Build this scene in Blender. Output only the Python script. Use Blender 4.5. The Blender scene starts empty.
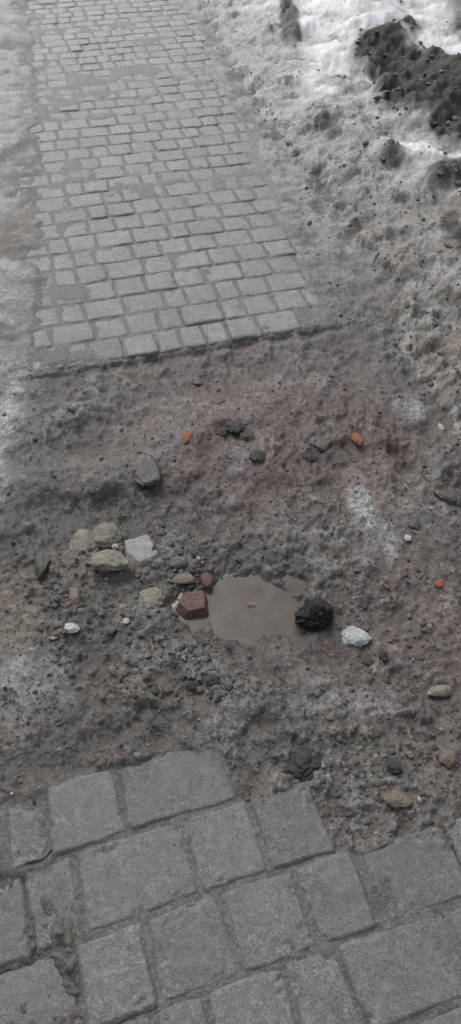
import bpy, math, random
import numpy as np
from mathutils import Vector, noise as mnoise

random.seed(7); rng=np.random.default_rng(11)
HC=1.45; TH=math.radians(47.5); FP=745.0
CT,ST=math.cos(TH),math.sin(TH)
# ---- ground position of an image pixel: where its sight line meets height z (metres)
def G(u,v,z=0.0):
    h=HC-z; q=FP*ST+(v-512)*CT
    return (h*(u-230.5)/q, h*(FP*CT-(v-512)*ST)/q)
def GP(pts): return [G(u,v) for u,v in pts]

# ---------------- noise
def hsh(ix,iy,seed):
    n=(ix.astype(np.int64)*374761393+iy.astype(np.int64)*668265263+seed*144269504).astype(np.uint64)&np.uint64(0xffffffff)
    n=((n^(n>>np.uint64(13)))*np.uint64(1274126177))&np.uint64(0xffffffff)
    n=n^(n>>np.uint64(16))
    n=(n*np.uint64(2246822519))&np.uint64(0xffffffff)
    n=n^(n>>np.uint64(15))
    return (n&np.uint64(0xffff)).astype(np.float64)/65535.0
def vn(x,y,seed):
    ix=np.floor(x);iy=np.floor(y);fx=x-ix;fy=y-iy
    fx=fx*fx*fx*(fx*(fx*6-15)+10);fy=fy*fy*fy*(fy*(fy*6-15)+10)
    a=hsh(ix,iy,seed);b=hsh(ix+1,iy,seed);c=hsh(ix,iy+1,seed);d=hsh(ix+1,iy+1,seed)
    return ((a*(1-fx)+b*fx)*(1-fy)+(c*(1-fx)+d*fx)*fy)*2-1
def fbm(x,y,f,o=4,seed=0,g=0.5):
    s=0;a=1;t=0
    px,py=x*f*.8-y*f*.6,x*f*.6+y*f*.8
    for i in range(o):
        s=s+a*vn(px,py,seed+i*17);t+=a;a*=g
        px,py=(px*1.6-py*1.2)+3.7,(px*1.2+py*1.6)+9.1
    return s/t
def ss(a,b,x):
    t=np.clip((x-a)/(b-a),0,1);return t*t*(3-2*t)
def sdpoly(x,y,P):
    d=np.full(x.shape,1e9);s=np.ones(x.shape);n=len(P)
    for i in range(n):
        xi,yi=P[i];xj,yj=P[i-1]
        ex,ey=xj-xi,yj-yi;wx,wy=x-xi,y-yi
        t=np.clip((wx*ex+wy*ey)/(ex*ex+ey*ey),0,1)
        bx,by=wx-ex*t,wy-ey*t
        d=np.minimum(d,bx*bx+by*by)
        c1=y>=yi;c2=y<yj;c3=ex*wy>ey*wx
        fl=(c1&c2&c3)|(~c1&~c2&~c3)
        s=np.where(fl,-s,s)
    return s*np.sqrt(d)
def blob(x,y,u,v,ru,rv,rot=0,soft=0.5,nz=None):
    """soft blob centred on an image pixel projected onto the ground, pixel radii converted to metres there"""
    cx,cy=G(u,v); q=FP*ST+(v-512)*CT; sc=q/HC  # centre and radii arrive in image pixels
    rx=ru/sc; ry=rv/(sc*q/FP)
    c,s=math.cos(rot),math.sin(rot)
    dx,dy=x-cx,y-cy
    a=(dx*c+dy*s)/rx;b=(-dx*s+dy*c)/ry
    r=np.sqrt(a*a+b*b)
    if nz is not None:r=r+nz
    return 1-ss(1-soft,1+soft,r)

UP=GP([(34,371),(33,300),(35,200),(32,100),(28,0),(26,-100),(150,-100),(188,0),(232,95),(272,170),(300,240),(334,322)])
LOW=GP([(-30,806),(6,798),(47,788),(50,778),(120,763),(221,742),(237,797),(262,808),(258,797),(308,786),(331,850),(356,852),(442,826),(463,872),(700,812),(700,1250),(100,1250),(82,1010),(70,935),(30,872),(-30,872)])
SNOW=GP([(170,-190),(196,0),(224,50),(250,95),(285,150),(325,195),(362,235),(395,290),(425,335),(452,385),(480,430),(800,600),(1500,400),(1500,-190)])
LEFT=GP([(-400,-150),(16,-150),(22,0),(26,100),(28,200),(30,300),(26,360),(14,430),(10,500),(-40,540),(-400,600)])
WL=-.046
PRINTS=[(120,412,.4,.20),(335,405,.8,.2),(150,725,-.5,.17),(405,470,.5,.18),(300,690,.1,.18),(420,690,.7,.17)]

def fields(x,y):
    F={}
    n1=fbm(x,y,3,4,1);n2=fbm(x,y,9,4,2);n3=fbm(x,y,28,4,3);n4=fbm(x,y,80,3,4)
    up=sdpoly(x,y,UP);lo=sdpoly(x,y,LOW);sn=sdpoly(x,y,SNOW);le=sdpoly(x,y,LEFT)
    F.update(n1=n1,n2=n2,n3=n3,n4=n4,up=up,lo=lo,sn=sn,le=le)
    fx,fy=G(183,350)
    side=(y-fy)*0.96-(x-fx)*0.28          # >0 beyond the broken front edge
    far=ss(-0.02,0.12,side)
    ridg=1-np.abs(fbm(x,y,13,3,9))
    clod=ss(.1,.5,fbm(x,y,34,3,29))
    rough=.55+.6*ss(-.25,.3,fbm(x,y,5,3,41))      # smooth slicks and rough trampled zones
    z_m=-0.012+0.015*n2+rough*(0.0088*n3+0.0038*n4+.005*clod)+0.008*n1+0.009*(ridg-0.75)
    # worn, slumped prints
    pr=np.zeros_like(x)
    for (pu_,pv_,ro_,L_) in PRINTS:
        cx,cy=G(pu_,pv_);c_,s_=math.cos(ro_+1.2),math.sin(ro_+1.2)
        dx,dy=x-cx,y-cy;a_=(dx*c_+dy*s_)/(L_*.5);b_=(-dx*s_+dy*c_)/(.05-.01*np.clip(a_/1,-1,1))
        r_=np.sqrt(a_*a_+b_*b_)+.7*n2+.45*n3
        pr=np.maximum(pr,(1-ss(.5,1.2,r_)))
        z_m=z_m-.007*(1-ss(.45,1.25,r_))
    F['pr']=pr
    hole=blob(x,y,240,590,125,75,soft=0.8,nz=0.25*n2)
    z_m=z_m-0.028*hole
    z_m=z_m-0.026*blob(x,y,125,515,92,32,rot=.1,soft=0.4,nz=0.3*n2)
    z_m=z_m+0.012*blob(x,y,105,470,90,18,rot=.1,soft=0.6,nz=0.3*n2)
    z_m=z_m+0.028*blob(x,y,275,430,105,44,soft=0.5,nz=0.25*n2)
    z_m=z_m-0.014*blob(x,y,235,452,26,26,soft=0.5,nz=0.35*n2)
    z_m=z_m-0.010*blob(x,y,330,458,30,14,soft=0.5,nz=0.35*n2)
    z_m=z_m-0.010*blob(x,y,95,432,50,18,rot=.1,soft=0.5,nz=0.4*n2)
    z_m=z_m+0.014*blob(x,y,385,520,60,60,soft=0.6,nz=0.3*n2)
    z_m=z_m+0.010*blob(x,y,190,680,170,40,soft=0.6,nz=0.3*n2)
    z_m=z_m+0.010*blob(x,y,105,585,70,45,soft=0.6,nz=0.3*n2)
    tr=blob(x,y,300,480,38,12,soft=0.6,nz=0.5*n3+.3*n2)
    z_m=z_m+tr*0.0026*np.sin((x*0.9+y*0.35+.012*n2+.01*n3)*2*math.pi/0.022)
    pud=blob(x,y,252,592,54,26,rot=.05,soft=0.5,nz=0.5*n2+0.4*n3)
    F['pud']=pud
    fl=WL+.002+.0025*(n4+1)
    z_m=np.where(z_m<fl,fl+(z_m-fl)*.15,z_m)
    z_m=np.maximum(z_m,WL+.0006)
    z_m=z_m*(1-pud)+pud*(-0.060)
    z_m=z_m+ss(0.07,0.0,lo)*0.008*(1-pud)
    z_s=0.008+0.012*n2+0.006*n3+0.0025*n4+0.04*np.clip(x-0.3-0.1*y,0,1.0)+0.006*(ridg-.7)
    z_l=0.006+0.012*n2+0.004*n3+0.03*np.clip(-x-0.8-0.1*y,0,1)
    z_o=np.where(x>-0.2-0.17*y,z_s,z_l)
    z=z_m*(1-far)+z_o*far
    up_in=ss(0.012,-0.045,up+0.018*n2+0.014*n3)
    z_j=-0.0048+0.0020*n3+0.0022*n2+0.0055*ss(0.26,0.6,n1+.45*n2)+.001*n4+.0022*ss(.1,-.4,x+.17*y)
    z=np.where(side>-0.01,z*(1-up_in)+z_j*up_in,z)
    z=np.where(side<0,z-0.006*ss(-0.05,0,side)*(up<0.06),z)
    lo_in=ss(0.008,-0.012,lo+0.006*n3+0.006*n2)
    z=z*(1-lo_in)+(-0.0044+0.0017*n3+.002*n2+.001*n4)*lo_in
    F['up_in']=up_in;F['lo_in']=lo_in;F['far']=far;F['side']=side;F['clod']=clod;F['ridg']=ridg
    F['z']=z
    return F
def Hg(x,y):
    x=np.atleast_1d(np.asarray(x,float));y=np.atleast_1d(np.asarray(y,float))
    return fields(x,y)['z']
def dirtm(x,y,n2,n3):
    nz=0.6*fbm(x,y,4,5,61)+0.18*n3
    d=blob(x,y,420,104,54,44,soft=.25,nz=nz)
    d=np.maximum(d,blob(x,y,388,84,32,24,soft=.25,nz=nz))
    d=np.maximum(d,blob(x,y,455,155,34,28,soft=.3,nz=nz))
    d=np.maximum(d,.9*blob(x,y,440,196,28,12,soft=.35,nz=nz))
    d=np.maximum(d,.7*blob(x,y,388,178,14,10,soft=.5,nz=nz*1.3))
    d=np.maximum(d,.8*blob(x,y,288,40,9,22,soft=.3,nz=nz))
    d=np.maximum(d,.5*blob(x,y,398,10,10,14,soft=.4,nz=nz))
    d=np.maximum(d,.8*blob(x,y,500,90,34,60,soft=.4,nz=nz))
    return d
def Hs(x,y,F):
    d=np.clip(-F['sn'],-1,3)
    n1,n2,n3,n4=F['n1'],F['n2'],F['n3'],F['n4']
    m1=fbm(x,y,2.6,3,33,.42);m2=fbm(x,y,6.5,3,35,.45)
    dd=np.clip(d+0.10*n2+0.05*n3,-.3,3)
    b=0.16*(1-np.exp(-np.clip(dd,0,3)/0.6))
    k=ss(-.05,.6,dd)
    lump=(0.075*m1+0.030*m2+0.003*n3)*k
    nr_=ss(3.6,2.4,y)
    z=b+lump+(0.0045+.003*nr_)*n3+0.0010*n4*nr_+.008*n2+0.012-np.where(dd<0.03,(0.03-dd)*0.35,0)
    D=dirtm(x,y,n2,n3)
    z=z+ss(0,1,D)*(0.026+0.014*n3+.03*m2+.012*n2)
    return z+0.01,D

# ---------------- mesh helper
def mkmesh(name,co,faces,attrs=None,mat=None,smooth=True):
    me=bpy.data.meshes.new(name)
    co=np.asarray(co,dtype=np.float32);faces=np.asarray(faces,dtype=np.int32)
    k=faces.shape[1]
    me.vertices.add(len(co));me.vertices.foreach_set('co',co.ravel())
    me.loops.add(faces.size);me.loops.foreach_set('vertex_index',faces.ravel())
    me.polygons.add(len(faces))
    me.polygons.foreach_set('loop_start',np.arange(0,faces.size,k,dtype=np.int32))
    me.polygons.foreach_set('loop_total',np.full(len(faces),k,dtype=np.int32))
    me.polygons.foreach_set('use_smooth',np.full(len(faces),smooth,dtype=bool))
    me.update(calc_edges=True);me.validate()
    for an,a in (attrs or {}).items():
        at=me.attributes.new(an,'FLOAT_COLOR','POINT')
        a4=np.ones((len(co),4),dtype=np.float32);a4[:,:a.shape[1]]=a
        at.data.foreach_set('color',a4.ravel())
    ob=bpy.data.objects.new(name,me);bpy.context.scene.collection.objects.link(ob)
    if mat:me.materials.append(mat)
    return ob

# ---------------- materials
class NT:
    def __init__(s,name):
        s.m=bpy.data.materials.new(name);s.m.use_nodes=True;s.t=s.m.node_tree;s.n=s.t.nodes
        s.b=s.n['Principled BSDF'];s.tc=s.n.new('ShaderNodeTexCoord')
    def L(s,a,b):s.t.links.new(a,b)
    def put(s,v,sock):
        if isinstance(v,(int,float)):sock.default_value=v
        elif isinstance(v,tuple):sock.default_value=v if len(v)==4 or sock.type=='VECTOR' else (*v,1)
        else:s.L(v,sock)
    def noise(s,scale,det=6,rough=.55,dist=0):
        n=s.n.new('ShaderNodeTexNoise');n.inputs['Scale'].default_value=scale;n.inputs['Detail'].default_value=det
        n.inputs['Roughness'].default_value=rough;n.inputs['Distortion'].default_value=dist
        s.L(s.tc.outputs['Object'],n.inputs['Vector']);return n.outputs['Fac']
    def voro(s,scale,feat='F1',out='Distance'):
        n=s.n.new('ShaderNodeTexVoronoi');n.feature=feat;n.inputs['Scale'].default_value=scale
        s.L(s.tc.outputs['Object'],n.inputs['Vector']);return n.outputs[out]
    def mr(s,v,a,b,c,d):
        n=s.n.new('ShaderNodeMapRange');s.L(v,n.inputs[0])
        for i,k in enumerate((a,b,c,d)):n.inputs[i+1].default_value=k
        return n.outputs[0]
    def math(s,op,a,b=0.0):
        n=s.n.new('ShaderNodeMath');n.operation=op;s.put(a,n.inputs[0]);s.put(b,n.inputs[1]);return n.outputs[0]
    def mix(s,f,a,b,bt='MIX'):
        n=s.n.new('ShaderNodeMix');n.data_type='RGBA';n.blend_type=bt
        s.put(f,n.inputs[0]);s.put(a,n.inputs[6]);s.put(b,n.inputs[7]);return n.outputs[2]
    def scale(s,c,k):
        n=s.n.new('ShaderNodeVectorMath');n.operation='SCALE';s.L(c,n.inputs[0]);s.put(k,n.inputs['Scale']);return n.outputs[0]
    def attr(s,name):
        n=s.n.new('ShaderNodeAttribute');n.attribute_name=name
        p=s.n.new('ShaderNodeSeparateColor');s.L(n.outputs['Color'],p.inputs[0]);return n.outputs['Color'],p.outputs
    def bump(s,h,dist,stren=1.0,nrm=None):
        n=s.n.new('ShaderNodeBump');n.inputs['Distance'].default_value=dist;n.inputs['Strength'].default_value=stren
        s.L(h,n.inputs['Height'])
        if nrm is not None:s.L(nrm,n.inputs['Normal'])
        return n.outputs[0]

def ground_mat():
    t=NT('muddy_ground')
    _,A=t.attr('mA');_,B=t.attr('mB');_,C=t.attr('mC')
    snow,wet,red=A[0],A[1],A[2];ice,dark,tan=B[0],B[1],B[2];path,cav=C[0],C[1]
    nb=t.noise(9,5,.6);nf=t.noise(70,6,.65);ng=t.noise(420,3,.6);nm=t.noise(28,5,.6,.6)
    c=t.mix(t.mr(nb,.3,.7,0,1),(.084,.075,.068),(.150,.136,.124))
    c=t.mix(t.mr(red,0,1,0,.85),c,t.mix(t.mr(nf,.35,.65,0,1),(.108,.074,.065),(.165,.123,.11)))
    c=t.mix(t.mr(tan,0,1,0,.75),c,(.215,.183,.145))
    c=t.mix(t.mr(path,0,1,0,.8),c,(.145,.137,.128))
    c=t.mix(t.mr(nm,.52,.74,0,.32),c,(.21,.198,.187))
    c=t.mix(t.mr(ice,0,1,0,.95),c,t.mix(t.mr(nf,.3,.7,0,1),(.27,.262,.255),(.50,.50,.50)))
    c=t.mix(snow,c,t.mix(t.mr(nm,.3,.6,0,1),(.62,.63,.64),(.82,.84,.87)))
    c=t.mix(dark,c,t.mix(t.mr(nf,.35,.7,0,1),(.014,.012,.011),(.052,.045,.041)))
    vor=t.voro(260,'F1','Color');sp=t.n.new('ShaderNodeSeparateColor');t.L(vor,sp.inputs[0])
    g=t.mr(sp.outputs[0],0,1,.70,1.30)
    g2=t.math('MULTIPLY',g,t.mr(nf,.25,.75,.6,1.4))
    g3=t.math('MULTIPLY',g2,t.mr(ng,.3,.7,.78,1.22))
    k=t.math('ADD',t.math('MULTIPLY',t.math('SUBTRACT',g3,1.0),t.mr(snow,0,1,1,.1)),1.0)
    k=t.math('MULTIPLY',k,t.mr(wet,0,1,1.06,.60))
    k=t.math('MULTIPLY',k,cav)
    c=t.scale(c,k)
    t.L(c,t.b.inputs['Base Color'])
    r=t.math('ADD',t.mr(wet,0,1,.62,.16),t.mr(nf,.3,.7,-.14,.14));r=t.math('ADD',r,t.mr(dark,0,1,0,.25));t.L(r,t.b.inputs['Roughness'])
    h=t.math('ADD',nf,t.math('MULTIPLY',sp.outputs[0],.10))
    bs=t.mr(snow,0,1,.8,.3)
    n=t.bump(h,.0080,.75);t.L(bs,n.node.inputs['Strength']);n=t.bump(ng,.0028,.6,n);t.L(n,t.b.inputs['Normal'])
    return t.m
def paver_mat(name,d,l,wetb,film):
    t=NT(name)
    _,A=t.attr('pv');tone,edge,rnd=A[0],A[1],A[2]
    nb=t.noise(3.5,5,.65);nf=t.noise(60,6,.7);ng=t.noise(500,2,.6);nm=t.noise(20,6,.65,.4)
    c=t.mix(tone,(d,d*.98,d*.955),(l,l*.985,l*.96))
    c=t.mix(t.mr(nb,.35,.65,0,.6),c,(l*1.15,l*1.14,l*1.12))
    c=t.mix(t.mr(nm,.46,.70,0,.6),c,(d*.66,d*.63,d*.6))
    c=t.mix(t.mr(nf,.55,.75,0,.4),c,(l*1.5,l*1.48,l*1.42))
    vor=t.voro(330,'F1','Color');sp=t.n.new('ShaderNodeSeparateColor');t.L(vor,sp.inputs[0])
    g=t.math('MULTIPLY',t.mr(sp.outputs[0],0,1,.66,1.34),t.mr(nf,.25,.75,.7,1.3))
    g=t.math('MULTIPLY',g,t.mr(ng,.3,.7,.8,1.2))
    c=t.scale(c,g)
    fm=t.noise(6.5,6,.7,.5)
    c=t.mix(t.mr(fm,.44,.64,0,film),c,t.mix(nf,(.12,.109,.099),(.21,.197,.182)))
    e=t.math('ADD',edge,t.mr(nm,.3,.7,-.3,.3))
    c=t.mix(t.mr(e,.7,1.15,0,.6),c,(.11,.102,.093))
    t.L(c,t.b.inputs['Base Color'])
    t.L(t.mr(nm,.35,.7,wetb+.12,wetb-.18),t.b.inputs['Roughness'])
    n=t.bump(nf,.0045,.6);n=t.bump(ng,.0026,.8,n);t.L(n,t.b.inputs['Normal'])
    return t.m
def gravel_mat(name='gravel_mix',rough=.5):
    t=NT(name);col,_=t.attr('col')
    nf=t.noise(180,4,.7);ng=t.noise(35,4,.6)
    c=t.mix(t.mr(ng,.42,.62,0,.75),col,(.095,.086,.077))
    c=t.scale(c,t.mr(nf,.25,.75,.6,1.4));t.L(c,t.b.inputs['Base Color'])
    t.b.inputs['Roughness'].default_value=rough
    t.L(t.bump(nf,.004,.8),t.b.inputs['Normal']);return t.m
def rock_mat(name,c1,c2,rough=.65,mud=.4,scale=40,bump=.004,spk=0):
    t=NT(name)
    nf=t.noise(scale,6,.7,.3);ng=t.noise(scale*7,3,.7);nm=t.noise(30,6,.7,.5)
    c=t.mix(t.mr(nf,.35,.65,0,1),c1,c2)
    if spk:
        c=t.mix(t.mr(t.voro(300),.05,.28,spk,0),c,(.6,.58,.54))
    c=t.mix(t.mr(nm,.44,.62,0,mud),c,(.11,.10,.09))
    c=t.scale(c,t.mr(ng,.3,.7,.65,1.35));t.L(c,t.b.inputs['Base Color'])
    t.b.inputs['Roughness'].default_value=rough
    n=t.bump(nf,bump*1.6,.9);t.L(t.bump(ng,bump*.6,.8,n),t.b.inputs['Normal']);return t.m

M_g=ground_mat()

# ---------------- ground grid
v_=np.linspace(1120,-120,860)
Yv=np.array([G(230,v)[1] for v in v_])
Yb=np.array([-60,-25,-10,-4,-2,-1,-.5,-.15]);Yb=Yb[Yb<Yv[0]-.03]
Yf=Yv[-1]*np.array([1.03,1.1,1.25,1.5,2,3,5,10,20])
Y=np.concatenate([Yb,Yv,Yf])
a=np.linspace(-1.75,1.75,640)
hw=.33+.215*np.clip(Y,0,12)
ext=np.array([1.3,2,4,8,20,80])
core=np.outer(hw,a)
left=np.stack([core[:,0]-e for e in ext[::-1]],1);right=np.stack([core[:,-1]+e for e in ext],1)
X=np.concatenate([left,core,right],1)
YY=np.repeat(Y[:,None],X.shape[1],1)
nr,nc=X.shape
x=X.ravel();y=YY.ravel()
F=fields(x,y)
def grid_faces(nr,nc):
    i=np.arange(nr*nc).reshape(nr,nc)
    return np.stack([i[:-1,:-1].ravel(),i[:-1,1:].ravel(),i[1:,1:].ravel(),i[1:,:-1].ravel()],1)
n1,n2,n3,n4=F['n1'],F['n2'],F['n3'],F['n4']
def masks(x,y,F):
    n1,n2,n3,n4=F['n1'],F['n2'],F['n3'],F['n4']
    nz=.35*n2+.25*n3+.15*n4
    snd=-F['sn'];led=-F['le']
    snow=np.zeros_like(x);ice=np.zeros_like(x)
    ice=np.maximum(ice,ss(-.4,.05,snd+.3*n1+.22*n2+.15*n3)*.55*ss(-.35,.4,n2+.6*n3+.3)*ss(1.8,3.1,y))
    ice=np.maximum(ice,ss(-.06,.1,led+.08*n2+.05*n3)*.6*ss(-.7,.2,n1+n2))
    ice=np.maximum(ice,.75*blob(x,y,362,505,13,34,soft=.5,nz=nz+.3*n3))
    ice=np.maximum(ice,.65*blob(x,y,388,540,11,17,soft=.5,nz=nz))
    ice=np.maximum(ice,.6*blob(x,y,410,405,16,12,soft=.5,nz=nz))
    ice=np.maximum(ice,.45*blob(x,y,26,680,36,34,soft=.5,nz=nz+.3*n3))
    ice=np.maximum(ice,.35*blob(x,y,340,700,60,12,soft=.6,nz=nz*1.8))
    ice=np.maximum(ice,.85*blob(x,y,2,425,14,70,soft=.5,nz=nz))
    ice=np.maximum(ice,.5*blob(x,y,152,600,15,10,soft=.4,nz=nz))
    ice=np.maximum(ice,.24*ss(.2,.65,n2+.5*n4)*(1-F['pud']))
    ice=np.maximum(ice,.20*ss(.25,.6,n3+.5*n4)*ss(-.3,.3,-n1)*(1-F['pud']))
    red=blob(x,y,270,430,120,70,soft=.6,nz=nz)+.6*blob(x,y,400,610,80,80,soft=.6,nz=nz)+.5*blob(x,y,380,470,90,50,soft=.6,nz=nz)
    red=np.clip(red,0,1)*ss(-.6,.3,n3+.2)
    wet=.25+.5*ss(-.2,.5,n1+.4*n3)
    wet=np.maximum(wet,.95*blob(x,y,125,512,100,42,soft=.5,nz=nz))
    wet=np.maximum(wet,1.0*blob(x,y,250,585,130,70,soft=.6,nz=nz))
    wet=np.maximum(wet,.8*blob(x,y,235,440,30,25,soft=.6,nz=nz))
    wet=np.maximum(wet,.85*blob(x,y,40,440,35,100,soft=.6,nz=nz))
    wet=np.maximum(wet,.7*blob(x,y,40,960,60,110,soft=.5,nz=nz))
    wet=np.maximum(wet,.9*blob(x,y,270,740,120,28,soft=.6,nz=nz))
    wet=np.maximum(wet,.8*blob(x,y,200,382,150,14,soft=.6,rot=.2,nz=nz))
    wet=np.maximum(wet,.6*F['pr'])
    dark=.6*blob(x,y,238,432,20,12,soft=.6,nz=nz*1.5)
    dark=np.maximum(dark,.6*blob(x,y,8,535,16,26,soft=.5,nz=nz))
    dark=np.maximum(dark,.35*blob(x,y,90,440,30,9,soft=.6,nz=nz))
    dark=np.maximum(dark,.45*blob(x,y,255,715,30,12,soft=.6,nz=nz*1.5))
    dark=np.maximum(dark,.45*blob(x,y,330,455,24,8,soft=.6,nz=nz*1.5))
    dark=np.maximum(dark,.38*ss(.30,.7,-n2+.6*n4))
    dark=np.maximum(dark,.2*ss(.3,.65,-n3+.4*n4))
    tan=.65*blob(x,y,10,610,32,36,soft=.6,nz=nz)
    tan=np.maximum(tan,.45*blob(x,y,90,560,40,22,soft=.6,nz=nz))
    tan=np.maximum(tan,.6*blob(x,y,130,690,50,12,soft=.6,nz=nz))
    tan=np.maximum(tan,.4*ss(.2,.6,fbm(x,y,15,4,55)))
    return snow,wet,red,ice,dark,tan
snow,wet,red,ice,dark,tan=masks(x,y,F)
pth=np.maximum(F['up_in'],F['lo_in'])
wet=wet*(1-.5*ss(2.2,3,y))
dark=dark*(1-pth)*(1-.5*ss(2.0,2.6,y));ice=ice*(1-.8*pth);tan=tan*(1-.6*pth)
dark=np.maximum(dark,.5*ss(.012,.0,np.abs(F['side']+.004))*(F['up']<.03))  # thin shadow under the raised front paving edge, painted into the dark mask
farsnow=ss(9,14,y+2*n1);snow=np.maximum(snow,farsnow*(F['up']>0)*.8)
Z=F['z'].reshape(nr,nc)
# colour darkened in cavities and lightened on crests, from local relief
def boxb(A,k):
    P=np.pad(A,((k,k),(0,0)),mode='edge');c=np.cumsum(P,0);c=np.vstack([np.zeros((1,A.shape[1])),c]);A=(c[2*k+1:]-c[:-2*k-1])/(2*k+1)
    P=np.pad(A,((0,0),(k,k)),mode='edge');c=np.cumsum(P,1);c=np.hstack([np.zeros((A.shape[0],1)),c]);return (c[:,2*k+1:]-c[:,:-2*k-1])/(2*k+1)
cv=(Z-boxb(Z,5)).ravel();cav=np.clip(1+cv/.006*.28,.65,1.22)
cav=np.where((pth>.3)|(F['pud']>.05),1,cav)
mA=np.stack([snow,wet,red],1);mB=np.stack([ice,dark,tan],1);mC=np.stack([pth,cav,pth],1)
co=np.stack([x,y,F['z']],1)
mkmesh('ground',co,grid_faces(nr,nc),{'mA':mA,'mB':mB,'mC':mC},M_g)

# ---------------- snow bank (right) as its own sheet
sel=(F['sn']<.25).reshape(nr,nc)
zs,D=Hs(x,y,F)
sn_d=-F['sn']
nf5=fbm(x,y,6,5,77);nf6=fbm(x,y,2.2,3,78);nf7=fbm(x,y,13,4,79)
clean=ss(.15,.8,sn_d+.35*nf5+.30*nf6)
white=clean*ss(2.6,4.2,y+.9*nf5)
sn_s=np.clip(white*1.15+.40*ss(-.1,.5,nf5)*ss(.1,.6,sn_d)*ss(2.4,3.4,y),0,.96)
sn_s=sn_s*(1-.5*ss(.0,.4,nf7+.4*n4))
ice_s=np.clip(ss(-.6,.2,nf5+.5*n3+.15)*.75+.3*ss(3.,4.5,y),0,1)
dark_s=np.clip(D*1.0+.8*ss(.14,.42,fbm(x,y,7,5,91)+.2*n4-.30*white-.1*ss(3.4,5,y))*ss(.0,.2,sn_d),0,1)
tan_s=.9*ss(4.1,2.7,y+.5*n2)*ss(-.35,.3,n2+.3*nf5)
ice_s=ice_s*(1-.65*tan_s)
ZS=zs.reshape(nr,nc);cs=np.clip(1+(ZS-boxb(ZS,5)).ravel()/.01*.15,.85,1.1)
fc=grid_faces(nr,nc)
keep=sel.ravel()[fc].all(1)&(np.abs(x)[fc].max(1)<60)
fc=fc[keep];used=np.unique(fc);rem=np.full(nr*nc,-1);rem[used]=np.arange(len(used))
mkmesh('snow_bank',np.stack([x,y,zs],1)[used],rem[fc],
  {'mA':np.stack([sn_s*(1-D),.35+0*x,0*x],1)[used],'mB':np.stack([ice_s,dark_s,tan_s],1)[used],'mC':np.stack([0*x,cs,0*x],1)[used]},M_g)

# ---------------- paving
def build_pavers(name,blocks,ang,mat,seed):
    ca,sa=math.cos(ang),math.sin(ang)
    cos=[];fcs=[];at=[];off=0;r_=np.random.default_rng(seed)
    for (s0,s1,t0,t1,n,dz) in blocks:
        k=np.linspace(-1,1,n);k=np.sign(k)*np.abs(k)**.75
        A,B=np.meshgrid(k,k)
        A=A.ravel();B=B.ravel()
        hx=(s1-s0)/2;hy=(t1-t0)/2
        px=A*(1-.05*np.abs(B)**8)*hx;py=B*(1-.05*np.abs(A)**8)*hy
        px=px+ (A*np.abs(A))*.0022*np.sin(B*2.2+r_.uniform(0,6));py=py+(B*np.abs(B))*.0022*np.sin(A*2.2+r_.uniform(0,6))
        rt=r_.normal(0,.014);px,py=px*math.cos(rt)-py*math.sin(rt),px*math.sin(rt)+py*math.cos(rt)
        s=(s0+s1)/2+px+r_.normal(0,.0008);t=(t0+t1)/2+py+r_.normal(0,.0008)
        # courses wander a little, as laid by hand
        t=t+.006*np.sin(s*2.1+1.3)+.004*np.sin(s*5.3+t*1.7)
        wx=s*ca-t*sa;wy=s*sa+t*ca
        wx=wx+.0025*fbm(s,t,45,3,5)*np.maximum(abs(A),abs(B))**3;wy=wy+.0025*fbm(s,t,45,3,6)*np.maximum(abs(A),abs(B))**3
        ed=np.minimum((1-abs(A))*hx,(1-abs(B))*hy)
        r8=(np.abs(A)**7+np.abs(B)**7)**(1/7)
        rim=ss(.010,0,ed)
        z=dz-.0065*rim**1.6+.0015*fbm(s,t,22,4,7)-.0012*r8**2+r_.normal(0,.0011)
        z=z+px*r_.normal(0,.017)+py*r_.normal(0,.017)
        z=z-.0045*ss(.32,.6,fbm(s,t,36,3,8))*ss(.035,.005,ed)
        m=n*n
        i=np.arange(m).reshape(n,n)
        f=np.stack([i[:-1,:-1].ravel(),i[:-1,1:].ravel(),i[1:,1:].ravel(),i[1:,:-1].ravel()],1)
        ring=np.concatenate([i[0,:-1],i[:-1,-1],i[-1,:0:-1],i[:0:-1,0]])
        lo=np.arange(len(ring))+m
        rn=np.roll(ring,-1);ln=np.roll(lo,-1)
        f2=np.stack([ring,lo,ln,rn],1)
        P=np.stack([wx,wy,z],1);P2=P[ring].copy();P2[:,2]=-.06
        c=np.concatenate([P,P2]);tone=r_.uniform(0,1);rd=r_.uniform(0,1)
        e=1-np.clip(ed/.016,0,1)
        aa=np.stack([np.full(len(c),tone),np.concatenate([e,np.ones(len(ring))]),np.full(len(c),rd)],1)
        cos.append(c);fcs.append(np.concatenate([f,f2])+off);at.append(aa);off+=len(c)
    return mkmesh(name,np.concatenate(cos),np.concatenate(fcs),{'pv':np.concatenate(at)},mat)

M_p1=paver_mat('worn_concrete_paver_far_hazed',.15,.23,.29,.75)  # base colour lightened to stand in for distant haze and wet sky sheen
M_p2=paver_mat('worn_concrete_paver_near',.12,.17,.44,.65)
ang=math.radians(15.5);ca,sa=math.cos(ang),math.sin(ang)
fx,fy=G(36,372);t_front=-fx*sa+fy*ca
g=.0012;blocks=[];rd=.122
for r in range(78):
    t0=t_front+r*rd;t1=t0+rd
    s=-3.2-random.uniform(0,.1)
    while s<2.2:
        w=random.choice([.082,.112,.112,.145]);c_s=s+w/2;ct=(t0+t1)/2
        wx=c_s*ca-ct*sa;wy=c_s*sa+ct*ca
        sd=sdpoly(np.array([wx]),np.array([wy]),UP)[0]
        okk=sd<.06
        if r==0: okk=(sd<.03) and wx<.28 and wx>-.66
        if okk:
            n=16 if r<14 else (12 if r<30 else 8)
            blocks.append((s+g,s+w-g,t0+g,t1-g,n,.0))
        s+=w
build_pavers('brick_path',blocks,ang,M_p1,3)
ang2=math.radians(17);ca2,sa2=math.cos(ang2),math.sin(ang2)
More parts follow.
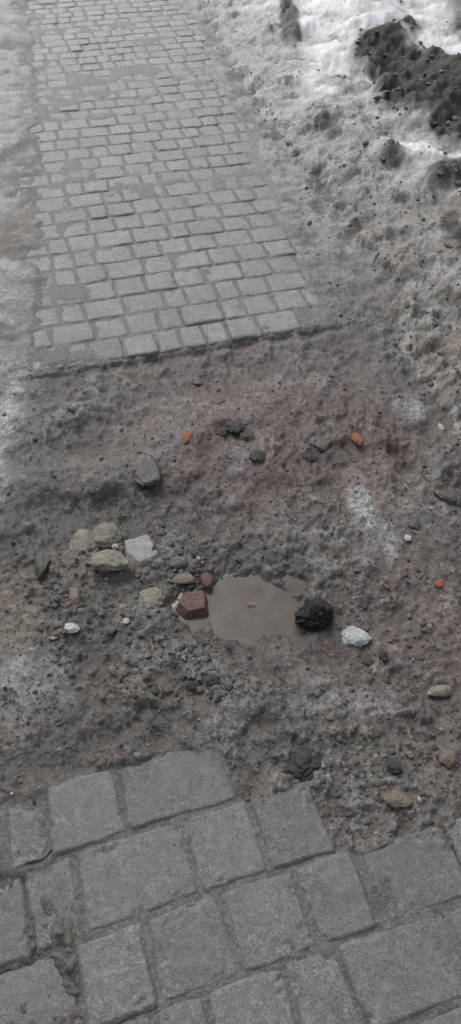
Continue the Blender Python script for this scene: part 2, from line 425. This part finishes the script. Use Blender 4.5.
def S(u,v):
    X_,Y_=G(u,v);return X_*ca2+Y_*sa2
tb=[.672,.530,.383,.243,.103,-.037,-.177]
rows=[[(-75,840),(4,828),(48,822),(122,802),(233,780)],
 [(-60,905),(26,895),(77,880),(192,855),(262,842),(330,828)],
 [(-10,985),(76,965),(149,948),(230,930),(308,912),(369,895),(463,868),(560,845),(640,820)],
 [(0,1070),(90,1060),(158,1045),(213,1030),(295,1008),(351,985),(466,960),(560,940),(640,915)],
 [(0,1150),(60,1140),(140,1120),(240,1100),(330,1080),(410,1070),(520,1040),(620,1020)],
 [(-40,1200),(60,1180),(160,1160),(230,1150),(330,1120),(430,1100),(540,1080)]]
bl=[];g2=.0014
for i,rw in enumerate(rows):
    ss_=[S(u,v) for u,v in rw]
    for j in range(len(ss_)-1):
        dz=0.0
        if i==1 and j==0:dz=-.005
        if i==1 and j==1:dz=-.002
        if i==2 and j==0:dz=-.006
        if i==0 and j==0:dz=-.005
        if i==0 and j==1:dz=-.001
        if i==3 and j==0:dz=-.006
        bl.append((ss_[j]+g2,ss_[j+1]-g2,tb[i+1]+g2,tb[i]-g2,46,dz))
build_pavers('brick_path',bl,ang2,M_p2,5)

# ---------------- puddle
pc=G(252,596,WL)
na,nb_=72,10
pco=[(pc[0],pc[1],WL)];pf=[]
R0=.2
for k in range(1,nb_+1):
    for i in range(na):
        th=2*math.pi*i/na
        pco.append((pc[0]+R0*k/nb_*math.cos(th),pc[1]+R0*.8*k/nb_*math.sin(th),WL))
me=bpy.data.meshes.new('puddle')
fs=[(0,1+i,1+(i+1)%na) for i in range(na)]
for k in range(nb_-1):
    for i in range(na):
        a0=1+k*na+i;a1=1+k*na+(i+1)%na
        fs.append((a0,a0+na,a1+na,a1))
me.from_pydata(pco,[],fs);me.update()
pu=bpy.data.objects.new('puddle',me);bpy.context.scene.collection.objects.link(pu)
t=NT('muddy_water');nn=t.noise(16,5,.6,.4)
t.L(t.mix(t.mr(nn,.3,.7,0,1),(.082,.070,.062),(.135,.118,.105)),t.b.inputs['Base Color'])
t.b.inputs['Roughness'].default_value=.04;t.b.inputs['IOR'].default_value=1.34
t.L(t.bump(t.noise(30,2,.4),.002,.2),t.b.inputs['Normal']);me.materials.append(t.m)

# ---------------- stones
def surf(u,v):
    z=0.0
    for _ in range(4):
        X_,Y_=G(u,v,z)
        z=max(float(Hg(X_,Y_)[0]),WL)
    X_,Y_=G(u,v,z);return X_,Y_,z
import bmesh
def ico(sub):
    bm=bmesh.new();bmesh.ops.create_icosphere(bm,subdivisions=sub,radius=1)
    V=np.array([v.co[:] for v in bm.verts]);Fa=np.array([[v.index for v in f.verts] for f in bm.faces]);bm.free();return V,Fa
I5=ico(5);I1=ico(1);I4=ico(4)
def rock(name,u,v,size,seed,mat,facet=.7,embed=.3,rot=0,planes=14,rough=.13,pits=0.12,cellk=1.0):
    V,Fa=(I5 if max(size)>.03 else I4)
    r=np.random.default_rng(seed)
    N=r.normal(size=(planes,3));N/=np.linalg.norm(N,axis=1)[:,None]
    d=r.uniform(.55,.95,planes)
    if facet>=1.0:   # blocky broken stone: flat top, steep irregular sides
        j=r.normal(0,.10,(8,3))
        N=np.array([[0.1,-.15,1],[1,.15,.15],[-1,.25,.1],[.2,-1,.2],[-.15,1,.1],[.8,.7,.1],[-.7,-.75,.35],[0,0,-1]],float)+j;N/=np.linalg.norm(N,axis=1)[:,None]
        d=np.array([.55,.8,.85,.8,.75,.88,.85,.6])*r.uniform(.93,1.04,8)
    dots=V@N.T;rad=np.where(dots>.05,d/np.maximum(dots,.05),9.)
    k=60.;sm=-np.log(np.exp(-k*np.minimum(rad,3)).sum(1))/k
    sm=np.clip(sm,.3,1.15)
    R=sm*min(facet,1)+(1-min(facet,1))*.85
    o=Vector((seed*3.1,seed*1.7,0))
    nn=np.array([mnoise.fractal(Vector(p)*1.6+o,1,2,6)for p in V])
    R=R*(1+rough*nn)
    if pits:
        m2=np.array([mnoise.fractal(Vector(p)*5+o,.8,2,4)for p in V])
        cell=np.array([mnoise.voronoi(Vector(p)*3.2+o)[0][0] for p in V])
        R=R*(1+pits*.3*m2-cellk*pits*.35*(1-np.clip(cell*2,0,1)))
    P=V*R[:,None]
    P=P-(P.max(0)+P.min(0))/2;P=P/(P.max(0)-P.min(0))
    P=P*np.array(size)
    c,s=math.cos(rot),math.sin(rot)
    P=np.stack([P[:,0]*c-P[:,1]*s,P[:,0]*s+P[:,1]*c,P[:,2]],1)
    x0,y0,z0=surf(u,v);zm=z0+size[2]*(.5-embed)
    for _ in range(4):
        X_,Y_=G(u,v,zm);zg=max(float(Hg(X_,Y_)[0]),-.05);zm=zg+size[2]*(.5-embed)
    P=P+np.array([X_,Y_,zm])
    ob=mkmesh(name,P,Fa,None,mat);return ob
Mtan=rock_mat('tan_limestone',(.27,.25,.205),(.17,.16,.135),.65,.6,35)
Mgry=rock_mat('pale_granite',(.27,.275,.27),(.38,.385,.38),.65,.25,60,.003,.3)
Mred=rock_mat('wet_red_brick',(.075,.033,.029),(.125,.054,.046),.42,.4,45)
Mblk=rock_mat('black_slag',(.009,.009,.010),(.028,.027,.028),.5,.0,60,.008)
Mice=rock_mat('ice_lump_rough',(.46,.47,.48),(.64,.66,.68),.45,.4,60,.005)
Mora=rock_mat('orange_brick',(.34,.105,.055),(.26,.09,.05),.75,.55,60)
Mdrk=rock_mat('dark_wet_stone',(.045,.045,.046),(.085,.083,.08),.4,.5,40)
Mbrn=rock_mat('brown_stone',(.14,.112,.085),(.20,.165,.13),.6,.6,40)
Mclod=rock_mat('soil_clod',(.028,.025,.022),(.065,.057,.05),.55,.4,60,.006)
def sz(u,v,w,h,d):
    q=FP*ST+(v-512)*CT;sc=q/HC;k=q/FP
    hx=w/sc;d=min(d,h/sc*.9)
    hy=math.sqrt(max((h/sc)**2-(.65*d)**2,(h/sc*.5)**2))/max(k,.3)
    return (hx,hy,d)
R_=[('cobble_stone',84,545,31,35,.05,Mtan,.45,.35,21,.3),
('cobble_stone',107,538,38,31,.05,Mtan,.55,.35,22,-.5),
('cobble_stone',109,562,41,23,.035,Mtan,.5,.35,23,.15),
('granite_stone',141,551,34,33,.034,Mgry,1.0,.15,31,.35),
('brick_fragment',193,606,35,28,.035,Mred,1.0,.25,41,-.15),
('ice_lump',356,637,29,22,.032,Mice,.8,.3,43,.2),
('ice_lump',68,628,24,10,.008,Mice,.9,.3,44,.1),
('flat_stone',150,599,28,22,.012,Mtan,.8,.4,45,.3),
('orange_brick_fragment',186,437,12,13,.012,Mora,.9,.4,46,0),
('orange_brick_fragment',357,439,11,14,.014,Mora,.8,.4,47,.2),
('orange_brick_fragment',440,583,13,10,.01,Mora,.9,.4,48,.3),
('orange_brick_fragment',218,401,14,8,.008,Mred,.8,.5,49,.3),
('dark_stone',147,472,28,26,.014,Mdrk,1.0,.4,50,.1),
('dark_stone',42,565,16,28,.03,Mdrk,.7,.3,51,.1),
('dark_stone',198,381,12,10,.012,Mdrk,.8,.3,52,.1),
('dark_stone',450,497,22,24,.03,Mdrk,.9,.3,53,.6),
('brown_stone',439,691,28,13,.016,Mtan,.5,.3,54,.1),
('brown_stone',448,758,20,19,.018,Mbrn,.45,.3,55,.3),
('brown_stone',398,800,30,17,.016,Mbrn,.8,.4,56,-.1),
('brown_stone',75,598,12,21,.022,Mbrn,.6,.3,57,.1),
('brown_stone',207,580,13,18,.018,Mred,.6,.25,58,.1),
('brown_stone',181,578,28,14,.014,Mbrn,.9,.3,59,.1),
('dark_stone',180,563,24,10,.012,Mdrk,.9,.3,60,.2),
('soil_clod',302,762,50,46,.036,Mclod,.4,.35,61,.2),
('soil_clod',394,766,16,18,.016,Mclod,.4,.3,62,.2),
('soil_clod',258,456,18,14,.018,Mclod,.5,.3,63,.2),
('soil_clod',308,457,12,10,.012,Mclod,.5,.3,64,.2),
('dark_stone',320,443,26,16,.014,Mdrk,.9,.45,65,.2),
('dark_stone',415,525,14,9,.012,Mdrk,.8,.3,66,.2),
('soil_clod',212,680,18,12,.014,Mclod,.5,.35,67,.2),
('soil_clod',190,685,12,10,.012,Mclod,.5,.35,68,.2),
('soil_clod',368,663,14,14,.014,Mclod,.5,.35,69,.2),
('soil_clod',383,655,10,14,.014,Mclod,.5,.35,70,.2),
('soil_clod',236,425,20,14,.014,Mclod,.5,.4,81,.2),
('soil_clod',248,436,16,12,.014,Mclod,.5,.4,82,.9),
('soil_clod',222,432,16,9,.012,Mclod,.5,.4,83,.4),
('dark_stone',112,630,12,9,.012,Mdrk,.7,.35,71,.2),
('brown_stone',160,598,12,10,.012,Mbrn,.7,.35,72,.2),
('pale_pebble',123,607,9,8,.008,Mtan,.4,.3,73,.2),
('pale_pebble',126,621,7,7,.007,Mice,.4,.3,74,.2),
('pale_pebble',408,538,7,7,.008,Mice,.4,.3,75,.2),
('pale_pebble',441,427,6,8,.008,Mice,.4,.3,76,.2),
('pale_pebble',54,637,8,5,.006,Mice,.6,.3,77,.2),
('brown_stone',252,605,11,7,.012,Mbrn,.5,.3,78,.2),
('pale_pebble',148,655,8,7,.007,Mbrn,.5,.3,79,.2)]
for nm,u,v,w,h,d,m,fac,emb,sd_,ro in R_:
    cl=m is Mclod;bk=fac>=1
    rock(nm,u,v,sz(u,v,w,h,d),sd_,m,fac,emb,ro,rough=.28 if cl else (.08 if bk else .15),pits=.5 if cl else (.05 if bk else .12))
rock('slag_lump',313,613,(.104,.084,.068),90,Mblk,.55,.2,.2,14,.26,.75,.25)

# ---------------- gravel (one mass)
def scatter(name,n,urange,vrange,smin,smax,pw,colfn,mat,snow=False,mask=None,seed=1,emb=.25):
    r=np.random.default_rng(seed)
    u=r.uniform(*urange,n);v=r.uniform(*vrange,n)
    q=FP*ST+(v-512)*CT
    px=HC*(u-230.5)/q;py=HC*(FP*CT-(v-512)*ST)/q
    f=fields(px,py)
    keep=np.ones(n,bool)
    z=f['z'].copy()
    if snow:
        zz,_=Hs(px,py,f);z=np.where(f['sn']<.25,np.maximum(z,zz),z)
    dens=.5+.9*f['n2']+.5*f['n3']
    keep&=(r.uniform(0,1,n)<np.clip(dens if mask is None else mask(px,py,f,dens),0,1))
    keep&=(f['pud']<.35)
    px,py,z,q=px[keep],py[keep],z[keep],q[keep];m=len(px)
    s=smin*(smax/smin)**(r.uniform(0,1,m)**pw)
    V,Fa=I1
    k=len(V)
    base=V[None]*(1+.25*r.normal(size=(m,k,1)).clip(-1.3,1.3))
    sc=np.stack([s,s*r.uniform(.55,1,m),s*r.uniform(.35,.7,m)],1)/2
    base=base*sc[:,None,:]
    th=r.uniform(0,6.28,m);c,sn=np.cos(th)[:,None],np.sin(th)[:,None]
    P=np.stack([base[...,0]*c-base[...,1]*sn+px[:,None],base[...,0]*sn+base[...,1]*c+py[:,None],base[...,2]+(z+sc[:,2]*(1-2*emb))[:,None]],2)
    col=colfn(r,m)
    colv=np.repeat(col[:,None,:],k,1).reshape(-1,3)
    fa=(Fa[None]+(np.arange(m)*k)[:,None,None]).reshape(-1,3)
    return mkmesh(name,P.reshape(-1,3),fa,{'col':colv},mat,smooth=False)
def mudcol(r,m):
    base=np.array([.10,.089,.08])*r.uniform(.45,1.5,(m,1))
    t=r.uniform(0,1,m)
    base[t>.92]=np.array([.23,.215,.19])*r.uniform(.7,1.3,((t>.92).sum(),1))
    base[t>.985]=np.array([.42,.42,.41])
    base[(t<.02)]=np.array([.13,.07,.052])
    base[(t>.02)&(t<.25)]=np.array([.04,.037,.035])
    return base
def darkcol(r,m):
    base=np.array([.05,.044,.04])*r.uniform(.4,1.8,(m,1));t=r.uniform(0,1,m)
    base[t>.94]=(.19,.175,.155);return base
Mgv=gravel_mat()
notpath=lambda px,py,f,d:(d*.9+.15)*np.where(f['up']<0,.04,1)*np.where(f['lo']<0.0,.03,1)
scatter('gravel',14000,(-60,540),(360,900),.002,.008,1.6,mudcol,Mgv,mask=notpath,seed=5)
scatter('gravel',1600,(-60,540),(370,860),.007,.018,2.2,mudcol,Mgv,mask=notpath,seed=6,emb=.35)
scatter('gravel',1000,(40,250),(520,700),.006,.022,2.0,mudcol,Mgv,mask=notpath,seed=16,emb=.35)
scatter('gravel',500,(340,460),(560,800),.006,.02,2.0,mudcol,Mgv,mask=notpath,seed=17,emb=.35)
bankm=lambda px,py,f,d:(2*d-.55)*ss(-.5,-.05,-f['sn']+.2*f['n2'])*np.where(f['up']<0.03,.03,1)*ss(1.1,.0,-f['sn'])
scatter('grit',7000,(180,620),(-60,430),.004,.016,2.0,darkcol,Mgv,snow=True,mask=bankm,seed=7,emb=.4)
scatter('grit',300,(230,620),(20,420),.016,.05,2.4,darkcol,Mgv,snow=True,mask=bankm,seed=8,emb=.5)
# crumbs of soil over and around the dark heap
heapm=lambda px,py,f,d:np.clip(dirtm(px,py,f['n2'],f['n3'])*.6+.10*ss(.3,.9,-f['sn']),0,1)
scatter('grit',2600,(340,560),(20,260),.006,.05,2.6,darkcol,Mgv,snow=True,mask=heapm,seed=18,emb=.4)
pathm=lambda px,py,f,d:np.where((f['up']<0)|(f['lo']<0),.10+.5*np.clip(d-.8,0,1),0)
scatter('grit',3500,(0,461),(0,1024),.0015,.005,1.6,mudcol,Mgv,mask=pathm,seed=9)

# ---------------- twigs
def twig(name,pts,r,col):
    cu=bpy.data.curves.new(name,'CURVE');cu.dimensions='3D';cu.bevel_depth=r;cu.bevel_resolution=2
    sp=cu.splines.new('BEZIER');sp.bezier_points.add(len(pts)-1)
    for b,(u,v,dz) in zip(sp.bezier_points,pts):
        X_,Y_,z_=surf(u,v);b.co=(X_,Y_,max(z_,-.05)+dz);b.handle_left_type=b.handle_right_type='AUTO';b.radius=random.uniform(.6,1.2)
    o=bpy.data.objects.new(name,cu);bpy.context.scene.collection.objects.link(o)
    cu.materials.append(rock_mat(name+'_bark',col,tuple(c*1.5 for c in col),.6,.2))
twig('twig',[(27,866,.014),(36,864,.015),(46,861,.016),(53,853,.016)],.0028,(.016,.014,.013))
twig('twig',[(322,651,.008),(335,655,.012),(350,652,.010)],.0018,(.12,.07,.05))
twig('twig',[(88,603,.006),(96,612,.008),(101,622,.006)],.0012,(.1,.08,.06))

# ---------------- light
sc=bpy.context.scene
w=bpy.data.worlds.new('World');sc.world=w;w.use_nodes=True
nt=w.node_tree;bg=nt.nodes['Background'];sky=nt.nodes.new('ShaderNodeTexSky');sky.sky_type='NISHITA'
sky.sun_disc=False;EL=math.radians(48);AZ=math.radians(-24)
sky.sun_elevation=EL;sky.sun_rotation=AZ%(2*math.pi);sky.dust_density=4;sky.air_density=1
hs=nt.nodes.new('ShaderNodeHueSaturation');hs.inputs['Saturation'].default_value=.25
nt.links.new(sky.outputs[0],hs.inputs['Color']);nt.links.new(hs.outputs[0],bg.inputs[0]);bg.inputs[1].default_value=.145
li=bpy.data.lights.new('sun','SUN');li.energy=1.2;li.angle=math.radians(24);li.color=(1,.98,.95)
lo=bpy.data.objects.new('sun',li);sc.collection.objects.link(lo)
dv=Vector((math.sin(AZ)*math.cos(EL),math.cos(AZ)*math.cos(EL),math.sin(EL)))
lo.rotation_euler=dv.to_track_quat('Z','Y').to_euler();lo.location=dv*10
sc.view_settings.view_transform='Standard';sc.view_settings.look='None';sc.view_settings.exposure=0
cam=bpy.data.cameras.new('camera');cam.sensor_fit='VERTICAL';cam.sensor_height=24;cam.lens=FP/1024*24
cam.clip_start=.02;cam.clip_end=500
cob=bpy.data.objects.new('camera',cam);sc.collection.objects.link(cob);cob.location=(0,0,HC)
cob.rotation_euler=(math.pi/2-TH,0,0);sc.camera=cob
